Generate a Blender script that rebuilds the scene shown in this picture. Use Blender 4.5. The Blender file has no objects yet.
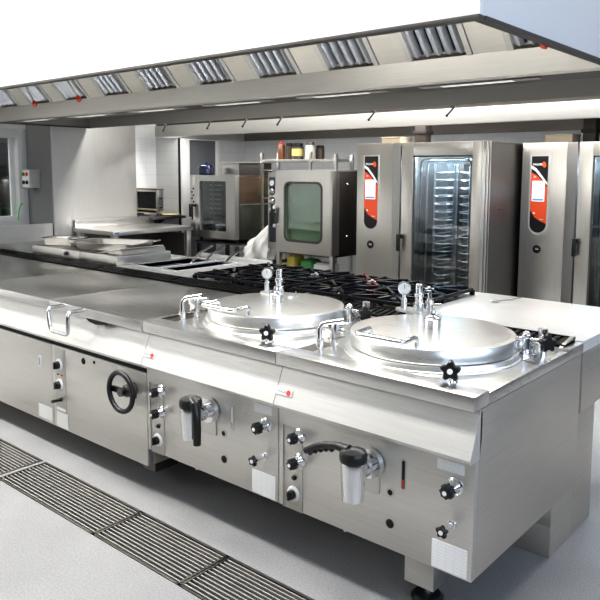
import bpy, bmesh, math, random
from mathutils import Vector, Matrix
random.seed(7)
C = bpy.context.scene.collection
PI = math.pi
SC = bpy.context.scene

# ------------------------------------------------------------------ materials
MATS = {}
def base_mat(name):
    m = bpy.data.materials.new(name); m.use_nodes = True
    nt = m.node_tree
    return m, nt, nt.nodes['Principled BSDF']

def steel(name, col, rough=0.3, axis='x', streak=0.10, mott=0.06, metallic=1.0, scale=1.0):
    m, nt, b = base_mat(name)
    tc = nt.nodes.new('ShaderNodeTexCoord'); mp = nt.nodes.new('ShaderNodeMapping')
    s = {'x': (2, 90, 90), 'y': (90, 2, 90), 'z': (90, 90, 2)}[axis]
    mp.inputs['Scale'].default_value = [v * scale for v in s]
    n = nt.nodes.new('ShaderNodeTexNoise'); n.inputs['Scale'].default_value = 2.0; n.inputs['Detail'].default_value = 4
    n2 = nt.nodes.new('ShaderNodeTexNoise'); n2.inputs['Scale'].default_value = 3.5; n2.inputs['Detail'].default_value = 3
    nt.links.new(tc.outputs['Object'], mp.inputs['Vector']); nt.links.new(mp.outputs[0], n.inputs['Vector'])
    nt.links.new(tc.outputs['Object'], n2.inputs['Vector'])
    mr = nt.nodes.new('ShaderNodeMapRange'); mr.inputs[3].default_value = max(.03, rough - streak); mr.inputs[4].default_value = rough + streak
    nt.links.new(n.outputs['Fac'], mr.inputs[0])
    ad = nt.nodes.new('ShaderNodeMath'); ad.operation = 'MULTIPLY_ADD'; ad.inputs[1].default_value = mott * 2
    nt.links.new(n2.outputs['Fac'], ad.inputs[0]); nt.links.new(mr.outputs[0], ad.inputs[2])
    nt.links.new(ad.outputs[0], b.inputs['Roughness'])
    mx = nt.nodes.new('ShaderNodeMix'); mx.data_type = 'RGBA'
    mx.inputs[6].default_value = (*[c * .86 for c in col], 1); mx.inputs[7].default_value = (*[min(1, c * 1.1) for c in col], 1)
    nt.links.new(n.outputs['Fac'], mx.inputs[0]); nt.links.new(mx.outputs[2], b.inputs['Base Color'])
    b.inputs['Metallic'].default_value = metallic
    bp = nt.nodes.new('ShaderNodeBump'); bp.inputs['Strength'].default_value = .015; bp.inputs['Distance'].default_value = .002
    nt.links.new(n.outputs['Fac'], bp.inputs['Height']); nt.links.new(bp.outputs[0], b.inputs['Normal'])
    MATS[name] = m; return m

def plain(name, col, rough=.5, metallic=0.0, noise=.06, scale=20, emit=0, coat=0, trans=0, spec=.5):
    m, nt, b = base_mat(name); b.inputs['Specular IOR Level'].default_value = spec
    tc = nt.nodes.new('ShaderNodeTexCoord')
    n = nt.nodes.new('ShaderNodeTexNoise'); n.inputs['Scale'].default_value = scale; n.inputs['Detail'].default_value = 4
    nt.links.new(tc.outputs['Object'], n.inputs['Vector'])
    mx = nt.nodes.new('ShaderNodeMix'); mx.data_type = 'RGBA'
    mx.inputs[6].default_value = (*[max(0, c * (1 - noise)) for c in col], 1); mx.inputs[7].default_value = (*[min(1, c * (1 + noise)) for c in col], 1)
    nt.links.new(n.outputs['Fac'], mx.inputs[0]); nt.links.new(mx.outputs[2], b.inputs['Base Color'])
    b.inputs['Roughness'].default_value = rough; b.inputs['Metallic'].default_value = metallic
    if emit:
        b.inputs['Emission Color'].default_value = (*col, 1); b.inputs['Emission Strength'].default_value = emit
    if coat: b.inputs['Coat Weight'].default_value = coat
    if trans: b.inputs['Transmission Weight'].default_value = trans
    MATS[name] = m; return m

def glass(name, col=(.8, .85, .85), rough=.03, alpha=.25):
    """thin pane: mostly see-through with a mirror-like film of reflection"""
    m, nt, b = base_mat(name)
    out = nt.nodes['Material Output']
    tr = nt.nodes.new('ShaderNodeBsdfTransparent'); tr.inputs[0].default_value = (*col, 1)
    gl = nt.nodes.new('ShaderNodeBsdfGlossy'); gl.inputs['Roughness'].default_value = rough
    n = nt.nodes.new('ShaderNodeTexNoise'); n.inputs['Scale'].default_value = 3
    mr = nt.nodes.new('ShaderNodeMapRange'); mr.inputs[3].default_value = alpha * .8; mr.inputs[4].default_value = alpha * 1.2
    nt.links.new(n.outputs['Fac'], mr.inputs[0])
    mx = nt.nodes.new('ShaderNodeMixShader'); nt.links.new(mr.outputs[0], mx.inputs[0])
    nt.links.new(tr.outputs[0], mx.inputs[1]); nt.links.new(gl.outputs[0], mx.inputs[2])
    nt.links.new(mx.outputs[0], out.inputs[0])
    MATS[name] = m; return m

def tiles(name, col, grout, w=.2, h=.1, rough=.25, axes='yz', sharp=.01):
    m, nt, b = base_mat(name)
    tc = nt.nodes.new('ShaderNodeTexCoord')
    sp = nt.nodes.new('ShaderNodeSeparateXYZ'); cb = nt.nodes.new('ShaderNodeCombineXYZ')
    nt.links.new(tc.outputs['Object'], sp.inputs[0])
    nt.links.new(sp.outputs['XYZ'.index(axes[0].upper())], cb.inputs[0]); nt.links.new(sp.outputs['XYZ'.index(axes[1].upper())], cb.inputs[1])
    br = nt.nodes.new('ShaderNodeTexBrick'); br.offset = 0
    br.inputs['Color1'].default_value = (*col, 1); br.inputs['Color2'].default_value = (*[c * .97 for c in col], 1); br.inputs['Mortar'].default_value = (*grout, 1)
    br.inputs['Scale'].default_value = 1; br.inputs['Mortar Size'].default_value = .003
    br.inputs['Brick Width'].default_value = w; br.inputs['Row Height'].default_value = h
    nt.links.new(cb.outputs[0], br.inputs['Vector']); nt.links.new(br.outputs['Color'], b.inputs['Base Color'])
    b.inputs['Roughness'].default_value = rough
    MATS[name] = m; return m

def sticker_mat(name, axes='xz', rows=.011, cols=.03):
    m = tiles(name, (.95, .95, .945), (.83, .83, .84), cols, rows, .5, axes)
    br = [n for n in m.node_tree.nodes if n.type == 'TEX_BRICK'][0]; br.inputs['Mortar Size'].default_value = .0012
    return m

ST = steel('brushed_steel', (.62, .605, .575), .30, 'x')
STV = steel('brushed_steel_upright', (.60, .59, .565), .30, 'z')
STP = steel('front_panel_steel', (.74, .72, .68), .38, 'x', metallic=.9)
STC = steel('cowl_steel', (.70, .69, .665), .42, 'x', .03, .02, metallic=.65)
STT = steel('worktop_steel', (.76, .75, .725), .27, 'x', .03, .015)
STL = steel('lid_steel', (.92, .91, .885), .27, 'x', .04, .02, metallic=.93)
STD = steel('side_steel', (.74, .695, .63), .40, 'y')
STH = steel('hood_inner_steel', (.80, .77, .71), .38, 'x', .06, .04, metallic=.65)
STO = steel('oven_steel', (.74, .725, .69), .27, 'z', .08, .05)
STW = steel('cladding_steel', (.66, .65, .625), .42, 'z', .06, .10)
STK = steel('dark_steel', (.17, .158, .147), .38, 'z')
CHR = plain('chrome', (.80, .80, .81), .13, metallic=1, noise=.02, scale=5)
STG = steel('gutter_steel', (.60, .58, .54), .36, 'x', .06, .04, metallic=.75)
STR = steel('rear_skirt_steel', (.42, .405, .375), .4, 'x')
FIL = plain('filter_steel', (.90, .93, 1.0), .22, metallic=.5, noise=.04, scale=6)
CHRB = steel('rack_chrome', (.80, .84, .90), .25, 'z', .05)
BLK = plain('black_plastic', (.012, .012, .013), .32, noise=.2)
BLKM = plain('black_matt', (.010, .010, .011), .75, noise=.3)
IRON = plain('cast_iron', (.007, .007, .0075), .4, noise=.4, scale=60, spec=.3)
ENAM = plain('black_enamel', (.012, .013, .02), .16, noise=.2, coat=.5)
DARK = plain('dark_void', (.02, .02, .02), .8)
FLUE = plain('flue_iron', (.010, .0095, .009), .7, noise=.6, scale=70, spec=.15)
HOODW = plain('hood_white_steel', (.86, .86, .85), .35, noise=.02, scale=2)
HOODE = plain('hood_end_steel', (.80, .805, .81), .38, metallic=.1, noise=.04, scale=1.5)
RIM = plain('hood_rim_dark', (.10, .095, .09), .45, metallic=.5)
WHT = plain('white_paint', (.84, .84, .83), .55, noise=.02, scale=4)
WHTP = plain('white_plastic', (.80, .80, .79), .4, noise=.03)
GREYP = plain('grey_panel', (.16, .17, .18), .4, noise=.1, scale=3)
GREYW = plain('grey_wall_paint', (.22, .22, .22), .5, noise=.08, scale=3)
RED = plain('signal_red', (.75, .06, .03), .35, noise=.05)
ORG = plain('panel_orange_red', (.80, .10, .03), .3, noise=.08, scale=8)
SCRN = plain('screen_glow', (.72, .82, .95), .2, noise=.06, scale=30, emit=.55)
STKR = sticker_mat('sticker_print')
PLATE = plain('engraved_plate', (.86, .86, .85), .4, metallic=.0, noise=.15, scale=120)
INKW = plain('white_ink', (.9, .9, .9), .5)
INKD = plain('grey_ink', (.30, .30, .31), .5)
CARD = plain('cardboard', (.40, .34, .25), .8, noise=.12)
BROWN = plain('brown_duct', (.035, .026, .02), .7, noise=.2)
BAG = plain('white_bag', (.82, .82, .80), .45, noise=.05, scale=12)
PANEL_WHITE = plain('splash_white', (.74, .74, .72), .35, noise=.04, scale=5)
BLUE = plain('blue_pot', (.012, .016, .05), .12, noise=.2, coat=.6)
GREEN = plain('green_pack', (.06, .28, .07), .5)
YEL = plain('yellow_pack', (.62, .50, .10), .5, noise=.2)
AMB = plain('amber_spice', (.13, .05, .02), .35, noise=.4, scale=50)
DSP = plain('dark_spice', (.06, .045, .035), .3, noise=.5, scale=60)
LAB = plain('cream_label', (.50, .49, .42), .5, noise=.2, scale=40)
TLW = tiles('wall_tile_white', (.80, .81, .81), (.66, .67, .67), .3, .15, .3, 'yz')
TLB = tiles('wall_tile_grey', (.72, .74, .77), (.62, .64, .66), .2, .1, .3, 'xz')
LAMP = plain('lamp_cover', (1, .97, .90), .4, emit=.35)
GLS = glass('oven_glass', (.62, .66, .66), .04, .16)
GLSW = glass('window_glass', (.85, .88, .88), .02, .04)
GLG = glass('green_glass', (.72, .80, .74), .05, .14)
GREENIN = plain('cavity_green_reflect', (.50, .60, .53), .4, noise=.3, scale=5)  # green lightened to carry the window's reflection in the glass
CAV = steel('oven_cavity', (.42, .44, .46), .28, 'z')
BREAD = plain('toasted_bread', (.70, .58, .36), .7, noise=.2)

def floor_mat():
    m, nt, b = base_mat('resin_floor')
    tc = nt.nodes.new('ShaderNodeTexCoord')
    n = nt.nodes.new('ShaderNodeTexNoise'); n.inputs['Scale'].default_value = 140; n.inputs['Detail'].default_value = 2
    n2 = nt.nodes.new('ShaderNodeTexNoise'); n2.inputs['Scale'].default_value = 1.6; n2.inputs['Detail'].default_value = 6
    nt.links.new(tc.outputs['Object'], n.inputs['Vector']); nt.links.new(tc.outputs['Object'], n2.inputs['Vector'])
    cr = nt.nodes.new('ShaderNodeValToRGB')
    cr.color_ramp.elements[0].position = .30; cr.color_ramp.elements[0].color = (.25, .25, .253, 1)
    cr.color_ramp.elements[1].position = .66; cr.color_ramp.elements[1].color = (.35, .35, .353, 1)
    nt.links.new(n.outputs['Fac'], cr.inputs[0])
    mx = nt.nodes.new('ShaderNodeMix'); mx.data_type = 'RGBA'; mx.blend_type = 'MULTIPLY'; mx.inputs[0].default_value = 1
    cr2 = nt.nodes.new('ShaderNodeValToRGB'); cr2.color_ramp.elements[0].position = .3; cr2.color_ramp.elements[0].color = (.84, .84, .85, 1)
    cr2.color_ramp.elements[1].position = .65; cr2.color_ramp.elements[1].color = (1, 1, 1, 1)
    nt.links.new(n2.outputs['Fac'], cr2.inputs[0]); nt.links.new(cr.outputs[0], mx.inputs[6]); nt.links.new(cr2.outputs[0], mx.inputs[7])
    nt.links.new(mx.outputs[2], b.inputs['Base Color'])
    b.inputs['Roughness'].default_value = .42
    return m
FLOOR = floor_mat()

# ------------------------------------------------------------------ mesh helpers
class MB:
    def __init__(s): s.bm = bmesh.new()
    def box(s, x0, x1, y0, y1, z0, z1, bev=0.0, M=None, seg=2):
        if x0 > x1: x0, x1 = x1, x0
        if y0 > y1: y0, y1 = y1, y0
        if z0 > z1: z0, z1 = z1, z0
        r = bmesh.ops.create_cube(s.bm, size=1)
        vs = r['verts']
        for v in vs:
            v.co = Vector(((x0 + x1) / 2 + v.co.x * (x1 - x0), (y0 + y1) / 2 + v.co.y * (y1 - y0), (z0 + z1) / 2 + v.co.z * (z1 - z0)))
        if bev:
            bev = min(bev, .45 * min(x1 - x0, y1 - y0, z1 - z0))
            es = list({e for v in vs for e in v.link_edges})
            rr = bmesh.ops.bevel(s.bm, geom=es, offset=bev, segments=seg, affect='EDGES', profile=.6)
            vs = list({v for f in rr['faces'] for v in f.verts} | {v for v in vs if v.is_valid})
        if M is not None:
            for v in vs: v.co = M @ v.co
        return s
    def ring(s, c, u, v, r, n):
        return [s.bm.verts.new(Vector(c) + r * (math.cos(2 * PI * i / n) * u + math.sin(2 * PI * i / n) * v)) for i in range(n)]
    def bridge(s, a, b):
        n = len(a)
        for i in range(n): s.bm.faces.new((a[i], a[(i + 1) % n], b[(i + 1) % n], b[i]))
    def cyl(s, p0, p1, r0, r1=None, n=20, cap=True):
        r1 = r0 if r1 is None else r1
        p0, p1 = Vector(p0), Vector(p1); d = (p1 - p0).normalized()
        u = d.orthogonal().normalized(); v = d.cross(u)
        a = s.ring(p0, u, v, r0, n); b = s.ring(p1, u, v, r1, n); s.bridge(a, b)
        if cap: s.bm.faces.new(list(reversed(a))); s.bm.faces.new(b)
        return s
    def lathe(s, prof, c=(0, 0, 0), d=(0, 0, 1), n=32, cap=True):
        """prof: (radius, height along d)"""
        d = Vector(d).normalized(); u = d.orthogonal().normalized(); v = d.cross(u); c = Vector(c)
        rs = [s.ring(c + d * h, u, v, max(r, 1e-4), n) for r, h in prof]
        for a, b in zip(rs, rs[1:]): s.bridge(a, b)
        if cap: s.bm.faces.new(list(reversed(rs[0]))); s.bm.faces.new(rs[-1])
        return s
    def tube(s, pts, r, n=10, closed=False):
        pts = [Vector(p) for p in pts]; N = len(pts); rings = []; u = None
        for i, p in enumerate(pts):
            if closed: t = (pts[(i + 1) % N] - pts[i - 1]).normalized()
            else: t = (pts[min(i + 1, N - 1)] - pts[max(i - 1, 0)]).normalized()
            if u is None: u = t.orthogonal().normalized()
            else: u = (u - t * u.dot(t)).normalized()
            rr = r[i] if isinstance(r, (list, tuple)) else r
            rings.append(s.ring(p, u, t.cross(u), rr, n))
        for a, b in zip(rings, rings[1:]): s.bridge(a, b)
        if closed: s.bridge(rings[-1], rings[0])
        else: s.bm.faces.new(list(reversed(rings[0]))); s.bm.faces.new(rings[-1])
        return s
    def prism(s, poly, axis, a, b, bev=0):
        """poly: 2-D points in the two other axes (xyz order)"""
        def P(p, t): return {'x': (t, p[0], p[1]), 'y': (p[0], t, p[1]), 'z': (p[0], p[1], t)}[axis]
        A = [s.bm.verts.new(P(p, a)) for p in poly]; B = [s.bm.verts.new(P(p, b)) for p in poly]
        n = len(poly); fs = []
        for i in range(n): fs.append(s.bm.faces.new((A[i], A[(i + 1) % n], B[(i + 1) % n], B[i])))
        fs.append(s.bm.faces.new(list(reversed(A)))); fs.append(s.bm.faces.new(B))
        if bev:
            es = list({e for f in fs for e in f.edges})
            bmesh.ops.bevel(s.bm, geom=es, offset=bev, segments=2, affect='EDGES', profile=.6)
        return s
    def sphere(s, c, r, sc=(1, 1, 1), n=20):
        R = bmesh.ops.create_uvsphere(s.bm, u_segments=n, v_segments=max(6, n // 2), radius=r)
        for v in R['verts']: v.co = Vector((v.co.x * sc[0], v.co.y * sc[1], v.co.z * sc[2])) + Vector(c)
        return s
    def build(s, name, mat, parent=None, sharp=32, M=None):
        bm = s.bm
        bmesh.ops.recalc_face_normals(bm, faces=bm.faces[:])
        for f in bm.faces: f.smooth = True
        th = math.radians(sharp)
        for e in bm.edges:
            if len(e.link_faces) == 2 and e.calc_face_angle(0) > th: e.smooth = False
        me = bpy.data.meshes.new(name); bm.to_mesh(me); bm.free()
        if M is not None: me.transform(M)
        me.materials.append(mat)
        o = bpy.data.objects.new(name, me); C.objects.link(o)
        if parent is not None: o.parent = parent
        return o

def fillet(pts, r, n=5):
    pts = [Vector(p) for p in pts]; out = [pts[0]]
    for a, b, c in zip(pts, pts[1:], pts[2:]):
        d1 = (a - b); d2 = (c - b); rr = min(r, d1.length * .49, d2.length * .49)
        p, q = b + d1.normalized() * rr, b + d2.normalized() * rr
        for i in range(n + 1):
            t = i / n; out.append((1 - t) ** 2 * p + 2 * t * (1 - t) * b + t * t * q)
    out.append(pts[-1]); return out

def rrect(x0, x1, z0, z1, r, n=6):
    o = []
    for cx, cz, a in ((x1 - r, z1 - r, 0), (x0 + r, z1 - r, 90), (x0 + r, z0 + r, 180), (x1 - r, z0 + r, 270)):
        for i in range(n + 1):
            t = math.radians(a + 90 * i / n); o.append((cx + r * math.cos(t), cz + r * math.sin(t)))
    return o

def ringprism(m, o, i, a, b):
    V = [[m.bm.verts.new((p[0], y, p[1])) for p in q] for q in (o, i) for y in (a, b)]
    m.bridge(V[0], V[2]); m.bridge(V[1], V[3]); m.bridge(V[0], V[1]); m.bridge(V[2], V[3])

def thing(name, label, cat, loc=(0, 0, 0), rotz=0, group=None, kind=None):
    o = bpy.data.objects.new(name, None); C.objects.link(o); o.empty_display_size = .1
    o.location = loc; o.rotation_euler = (0, 0, rotz)
    return tag(o, label, cat, group, kind)
def tag(o, label, cat, group=None, kind=None):
    o['label'] = label; o['category'] = cat
    if group: o['group'] = group
    if kind: o['kind'] = kind
    return o
def struct(o, label=None):
    o['kind'] = 'structure'
    if label: o['label'] = label
    return o
def children(o): return [c for c in bpy.data.objects if c.parent == o]
def copy_tree(o, parent=None):
    c = o.copy(); C.objects.link(c); c.parent = parent
    for ch in children(o): copy_tree(ch, c)
    return c
def text(name, body, size, mat, parent, loc, rot=(PI / 2, 0, 0), align='LEFT', bold=.0):
    cu = bpy.data.curves.new(name, 'FONT'); cu.body = body; cu.size = size; cu.extrude = .0004; cu.align_x = align; cu.offset = bold; cu.resolution_u = 3
    tmp = bpy.data.objects.new(name + '_tmp', cu); C.objects.link(tmp)
    dg = bpy.context.evaluated_depsgraph_get()
    me = bpy.data.meshes.new_from_object(tmp.evaluated_get(dg)); bpy.data.objects.remove(tmp)
    from mathutils import Euler
    me.transform(Matrix.Translation(loc) @ Euler(rot).to_matrix().to_4x4())
    me.materials.clear(); me.materials.append(mat)
    o = bpy.data.objects.new(name, me); C.objects.link(o); o.parent = parent
    return o

# ------------------------------------------------------------------ room shell
XL, XR, YF, YB, ZC = -5.96, 3.2, -5.2, 4.95, 3.25
DX = [(-3.42, -2.437), (-2.412, -0.14)]     # drain holes along X
DY = (-.388, -.118)
m = MB()
def fl(x0, x1, y0, y1):
    vs = [m.bm.verts.new(p) for p in ((x0, y0, 0), (x1, y0, 0), (x1, y1, 0), (x0, y1, 0))]; m.bm.faces.new(vs)
fl(-7.9, XR, YF, DY[0]); fl(-7.9, XR, DY[1], YB)
fl(-7.9, DX[0][0], *DY); fl(DX[0][1], DX[1][0], *DY); fl(DX[1][1], XR, *DY)
struct(m.build('floor', FLOOR), 'pale grey speckled resin floor')
struct(MB().box(-7.95, XR, YF, YB, ZC, ZC + .1).build('ceiling', WHT), 'white ceiling above the hood')
struct(MB().box(-7.95, XR + .1, YB, YB + .1, 0, ZC).build('wall_back', TLB), 'grey tiled back wall behind the ovens')
struct(MB().box(-6.50, -6.40, 3.12, 3.80, 0, ZC).box(-6.50, XL, 3.755, 3.80, 0, ZC).box(-6.06, XL, 3.80, 4.47, 1.97, ZC).box(-6.06, XL, 4.47, YB, 0, ZC).build('wall_left', TLW), 'white tiled left wall beyond the steel pillar')
# left wall nearer the camera, with a window opening
WX = -6.5
m = MB()
m.box(WX - .1, WX, YF, .6, 0, ZC); m.box(WX - .1, WX, .6, 1.93, 0, 1.01); m.box(WX - .1, WX, .6, 1.93, 1.93, ZC); m.box(WX - .1, WX, 1.93, 2.045, 0, ZC)
struct(m.build('wall_window', WHT), 'white wall holding the serving window at far left')
struct(MB().box(XR, XR + .1, YF, YB, 0, 1.0).box(XR, XR + .1, YF, YB, 2.7, ZC).box(XR, XR + .1, YF, -4.4, 1.0, 2.7).box(XR, XR + .1, -1.6, -1.2, 1.0, 2.7).box(XR, XR + .1, 3.6, YB, 1.0, 2.7).build('wall_right', plain('right_wall_paint', (.45, .46, .48), .6, noise=.04)))
struct(MB().box(-7.95, XR + .1, YF - .1, YF, 1.1, ZC).build('wall_front', plain('front_wall_paint', (.42, .42, .41), .6, noise=.04)))
LOWW = plain('low_bounce_absorber', (.06, .06, .062), .5)  # dark low bands, added unseen to cut bounce light under the block
struct(MB().box(-7.95, XR + .1, YF - .1, YF, 0, 1.1).build('trim_absorber_front', LOWW))
struct(MB().box(XR - .015, XR - .002, YF, YB, 0, .98).build('trim_absorber_right', LOWW))
# pillar: grey near side, stainless cladding on the long face
struct(MB().box(-6.66, -5.98, 2.045, 3.12, 0, ZC).build('wall_pillar', GREYW), 'grey side of the pillar beside the window')
cl = MB().box(-5.98, -5.955, 2.04, 3.115, 0, ZC, .003).build('trim_1', STW); struct(cl, 'stainless steel cladding on the wide pillar')
struct(MB().box(-7.95, -7.85, YF, YB, 0, ZC).build('wall_far', GREYW))
# window
w = bpy.data.objects.new('window_1', None); C.objects.link(w); struct(w, 'white framed serving window in the left wall')
m = MB()
for y0, y1, z0, z1 in ((1.925, 1.995, .99, 2.0), (.58, .65, .99, 2.0), (.65, 1.925, 1.90, 2.0), (.65, 1.925, .99, 1.05)):
    m.box(WX - .06, WX + .03, y0, y1, z0, z1, .004)
m.box(WX - .04, WX - .005, 1.85, 1.90, 1.05, 1.90, .003)
m.build('window_frame', WHTP, w)
MB().box(WX - .05, WX - .045, .65, 1.925, 1.05, 1.90).build('window_pane', GLSW, w)
# door in the left wall
d = bpy.data.objects.new('door_1', None); C.objects.link(d); struct(d, 'grey door in a white frame behind the small oven')
MB().box(XL - .06, XL - .03, 3.93, 4.41, 0, 1.94, .003).build('door_leaf', GREYP, d)
MB().box(XL - .08, XL + .02, 3.80, 3.93, 0, 1.97, .004).box(XL - .08, XL + .02, 4.41, 4.47, 0, 1.97, .004).box(XL - .08, XL + .02, 3.93, 4.41, 1.94, 1.97, .003).build('door_frame', WHTP, d)
struct(MB().box(XL, XL + .012, 3.755, 3.785, .1, 1.97).build('trim_2', BLKM), 'black upright strip beside the white door frame')
struct(MB().box(-6.02, -5.985, .2, 2.035, .7, .985, .004).box(-6.49, -6.02, .2, 2.035, .90, .93, .003).build('trim_3', PANEL_WHITE), 'white upstand below the serving window')

# drain gratings -------------------------------------------------------------
m = MB()
for x0, x1 in DX:
    m.box(x0, x1, DY[0], DY[1], -.13, -.12); m.box(x0 - .01, x0, DY[0], DY[1], -.12, -.001); m.box(x1, x1 + .01, DY[0], DY[1], -.12, -.001)
    m.box(x0, x1, DY[0] - .01, DY[0], -.12, -.001); m.box(x0, x1, DY[1], DY[1] + .01, -.12, -.001)
struct(m.build('trim_4', plain('drain_pit', (.055, .052, .045), .7, noise=.8, scale=9)), 'dirty drain channel sunk in the floor')
BAR = plain('galvanised_bar', (.46, .45, .43), .42, metallic=.5, noise=.15, scale=12)
def drain(x0, x1, label):
    t = thing('floor_drain_grating', label, 'drain grating', ((x0 + x1) / 2, -.253, 0), group='steel drain gratings in front of the cooking block')
    h = (x1 - x0) / 2 - .002; w = .133
    m = MB(); f = .011
    for a in (-1, 1):
        m.box(-h, h, a * w - (f if a > 0 else 0), a * w + (f if a < 0 else 0), -.03, .003, .001)
        m.box(a * h - (f if a > 0 else 0), a * h + (f if a < 0 else 0), -w, w, -.03, .003, .001)
    m.build('frame', STK, t)
    n = 12; b = MB()
    for i in range(n):
        y = -w + f + (2 * w - 2 * f) * (i + .5) / n
        b.box(-h + f, h - f, y - .0029, y + .0029, -.009, .001)
    b.build('bars', BAR, t)
    c = MB(); k = max(2, int(round((x1 - x0) / .115)))
    for i in range(1, k):
        x = -h + 2 * h * i / k; c.box(x - .004, x + .004, -w + f, w - f, -.020, -.010)
    c.build('cross_rods', STK, t)
drain(-3.42, -2.437, 'separate drain grating at the left end, past the gap in the channel')
drain(-2.412, -1.565, 'longest slotted drain grating, just right of the gap in the channel')
drain(-1.565, -.995, 'short drain grating in the middle of the three joined ones')
drain(-.995, -.14, 'drain grating at the near end, running out of the bottom of the photo')

# ------------------------------------------------------------------ cooking block
W = .85
def badge(parent, x, y, z, tilt):
    """white maker's plate with grey lettering and red emblem on the sloping cowl"""
    M = Matrix.Translation((x, y, z)) @ Matrix.Rotation(tilt, 4, 'X')
    b = MB().box(-.042, .042, -.002, .001, -.013, .013, .0008).build('badge', WHTP, parent, M=M)
    t = text('lettering', 'FAGOR', .016, INKD, b, (-.038, -.0026, -.004)); t.data.transform(M)
    e = MB().cyl((.026, -.0022, 0), (.026, -.0036, 0), .011, n=18).build('emblem', RED, b, M=M)

COWL = [(.046, .792), (-.015, .645), (-.013, .634), (-.004, .630), (.05, .632), (.06, .70), (.06, .792)]
def cowl(t, hw, drop=0):
    o = MB().prism([(y, z - drop) for y, z in COWL], 'x', -hw, hw).build('cowl', STC, t)
    return o
def knob_black(t, x, z, y0=.018, L=.066, r=.0195, base=True):
    k = MB().lathe([(r * .8, 0), (r, .006), (r, .022), (r * .9, .03), (r * .45, .034), (r * .42, .036)], (x, y0 - L + .036, z), (0, -1, 0), 18).build('control_knob', BLK, t)
    b = MB()
    b.lathe([(.030, 0), (.030, .006), (.023, .010), (.019, .018), (.014, L - .036)], (x, y0, z), (0, -1, 0), 20)
    b.build('base_ring', CHR, k)
    MB().cyl((x, y0 - L + .0005, z), (x, y0 - L - .0015, z), r * .36, n=12).build('knob_mark', INKW, k)
    g = MB()
    for a in range(8):
        an = a * PI / 4; g.box(x + math.cos(an) * r - .002, x + math.cos(an) * r + .002, y0 - L + .008, y0 - L + .034, z + math.sin(an) * r - .002, z + math.sin(an) * r + .002)
    g.build('grip_ribs', BLK, k)
    return k
def star_mesh(c, d, r, th, n=5):
    d = Vector(d).normalized(); u = Vector((0, 0, 1)); u = (u - d * u.dot(d)).normalized(); v = d.cross(u); c = Vector(c)
    m = MB(); N = n * 8; rings = []
    for h, k in ((0, .86), (.2, 1), (.8, 1), (1, .86)):
        rings.append([m.bm.verts.new(c + d * th * h + (r * k * (.83 + .17 * math.cos(n * 2 * PI * i / N))) * (math.cos(2 * PI * i / N) * u + math.sin(2 * PI * i / N) * v)) for i in range(N)])
    for a, b in zip(rings, rings[1:]): m.bridge(a, b)
    m.bm.faces.new(list(reversed(rings[0]))); m.bm.faces.new(rings[-1])
    return m
def selector(t, x, z, y0=.016, r=.022):
    k = MB().lathe([(r * 1.18, 0), (r * 1.18, .004), (r * 1.02, .007), (r * .9, .008)], (x, y0, z), (0, -1, 0), 28).build('selector_ring', WHTP, t)
    MB().lathe([(r * .74, .006), (r * .72, .022), (r * .6, .026)], (x, y0, z), (0, -1, 0), 24).box(x - .004, x + .004, y0 - .036, y0 - .02, z - r * .66, z + r * .66, .001).build('dial', BLK, k)

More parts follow.
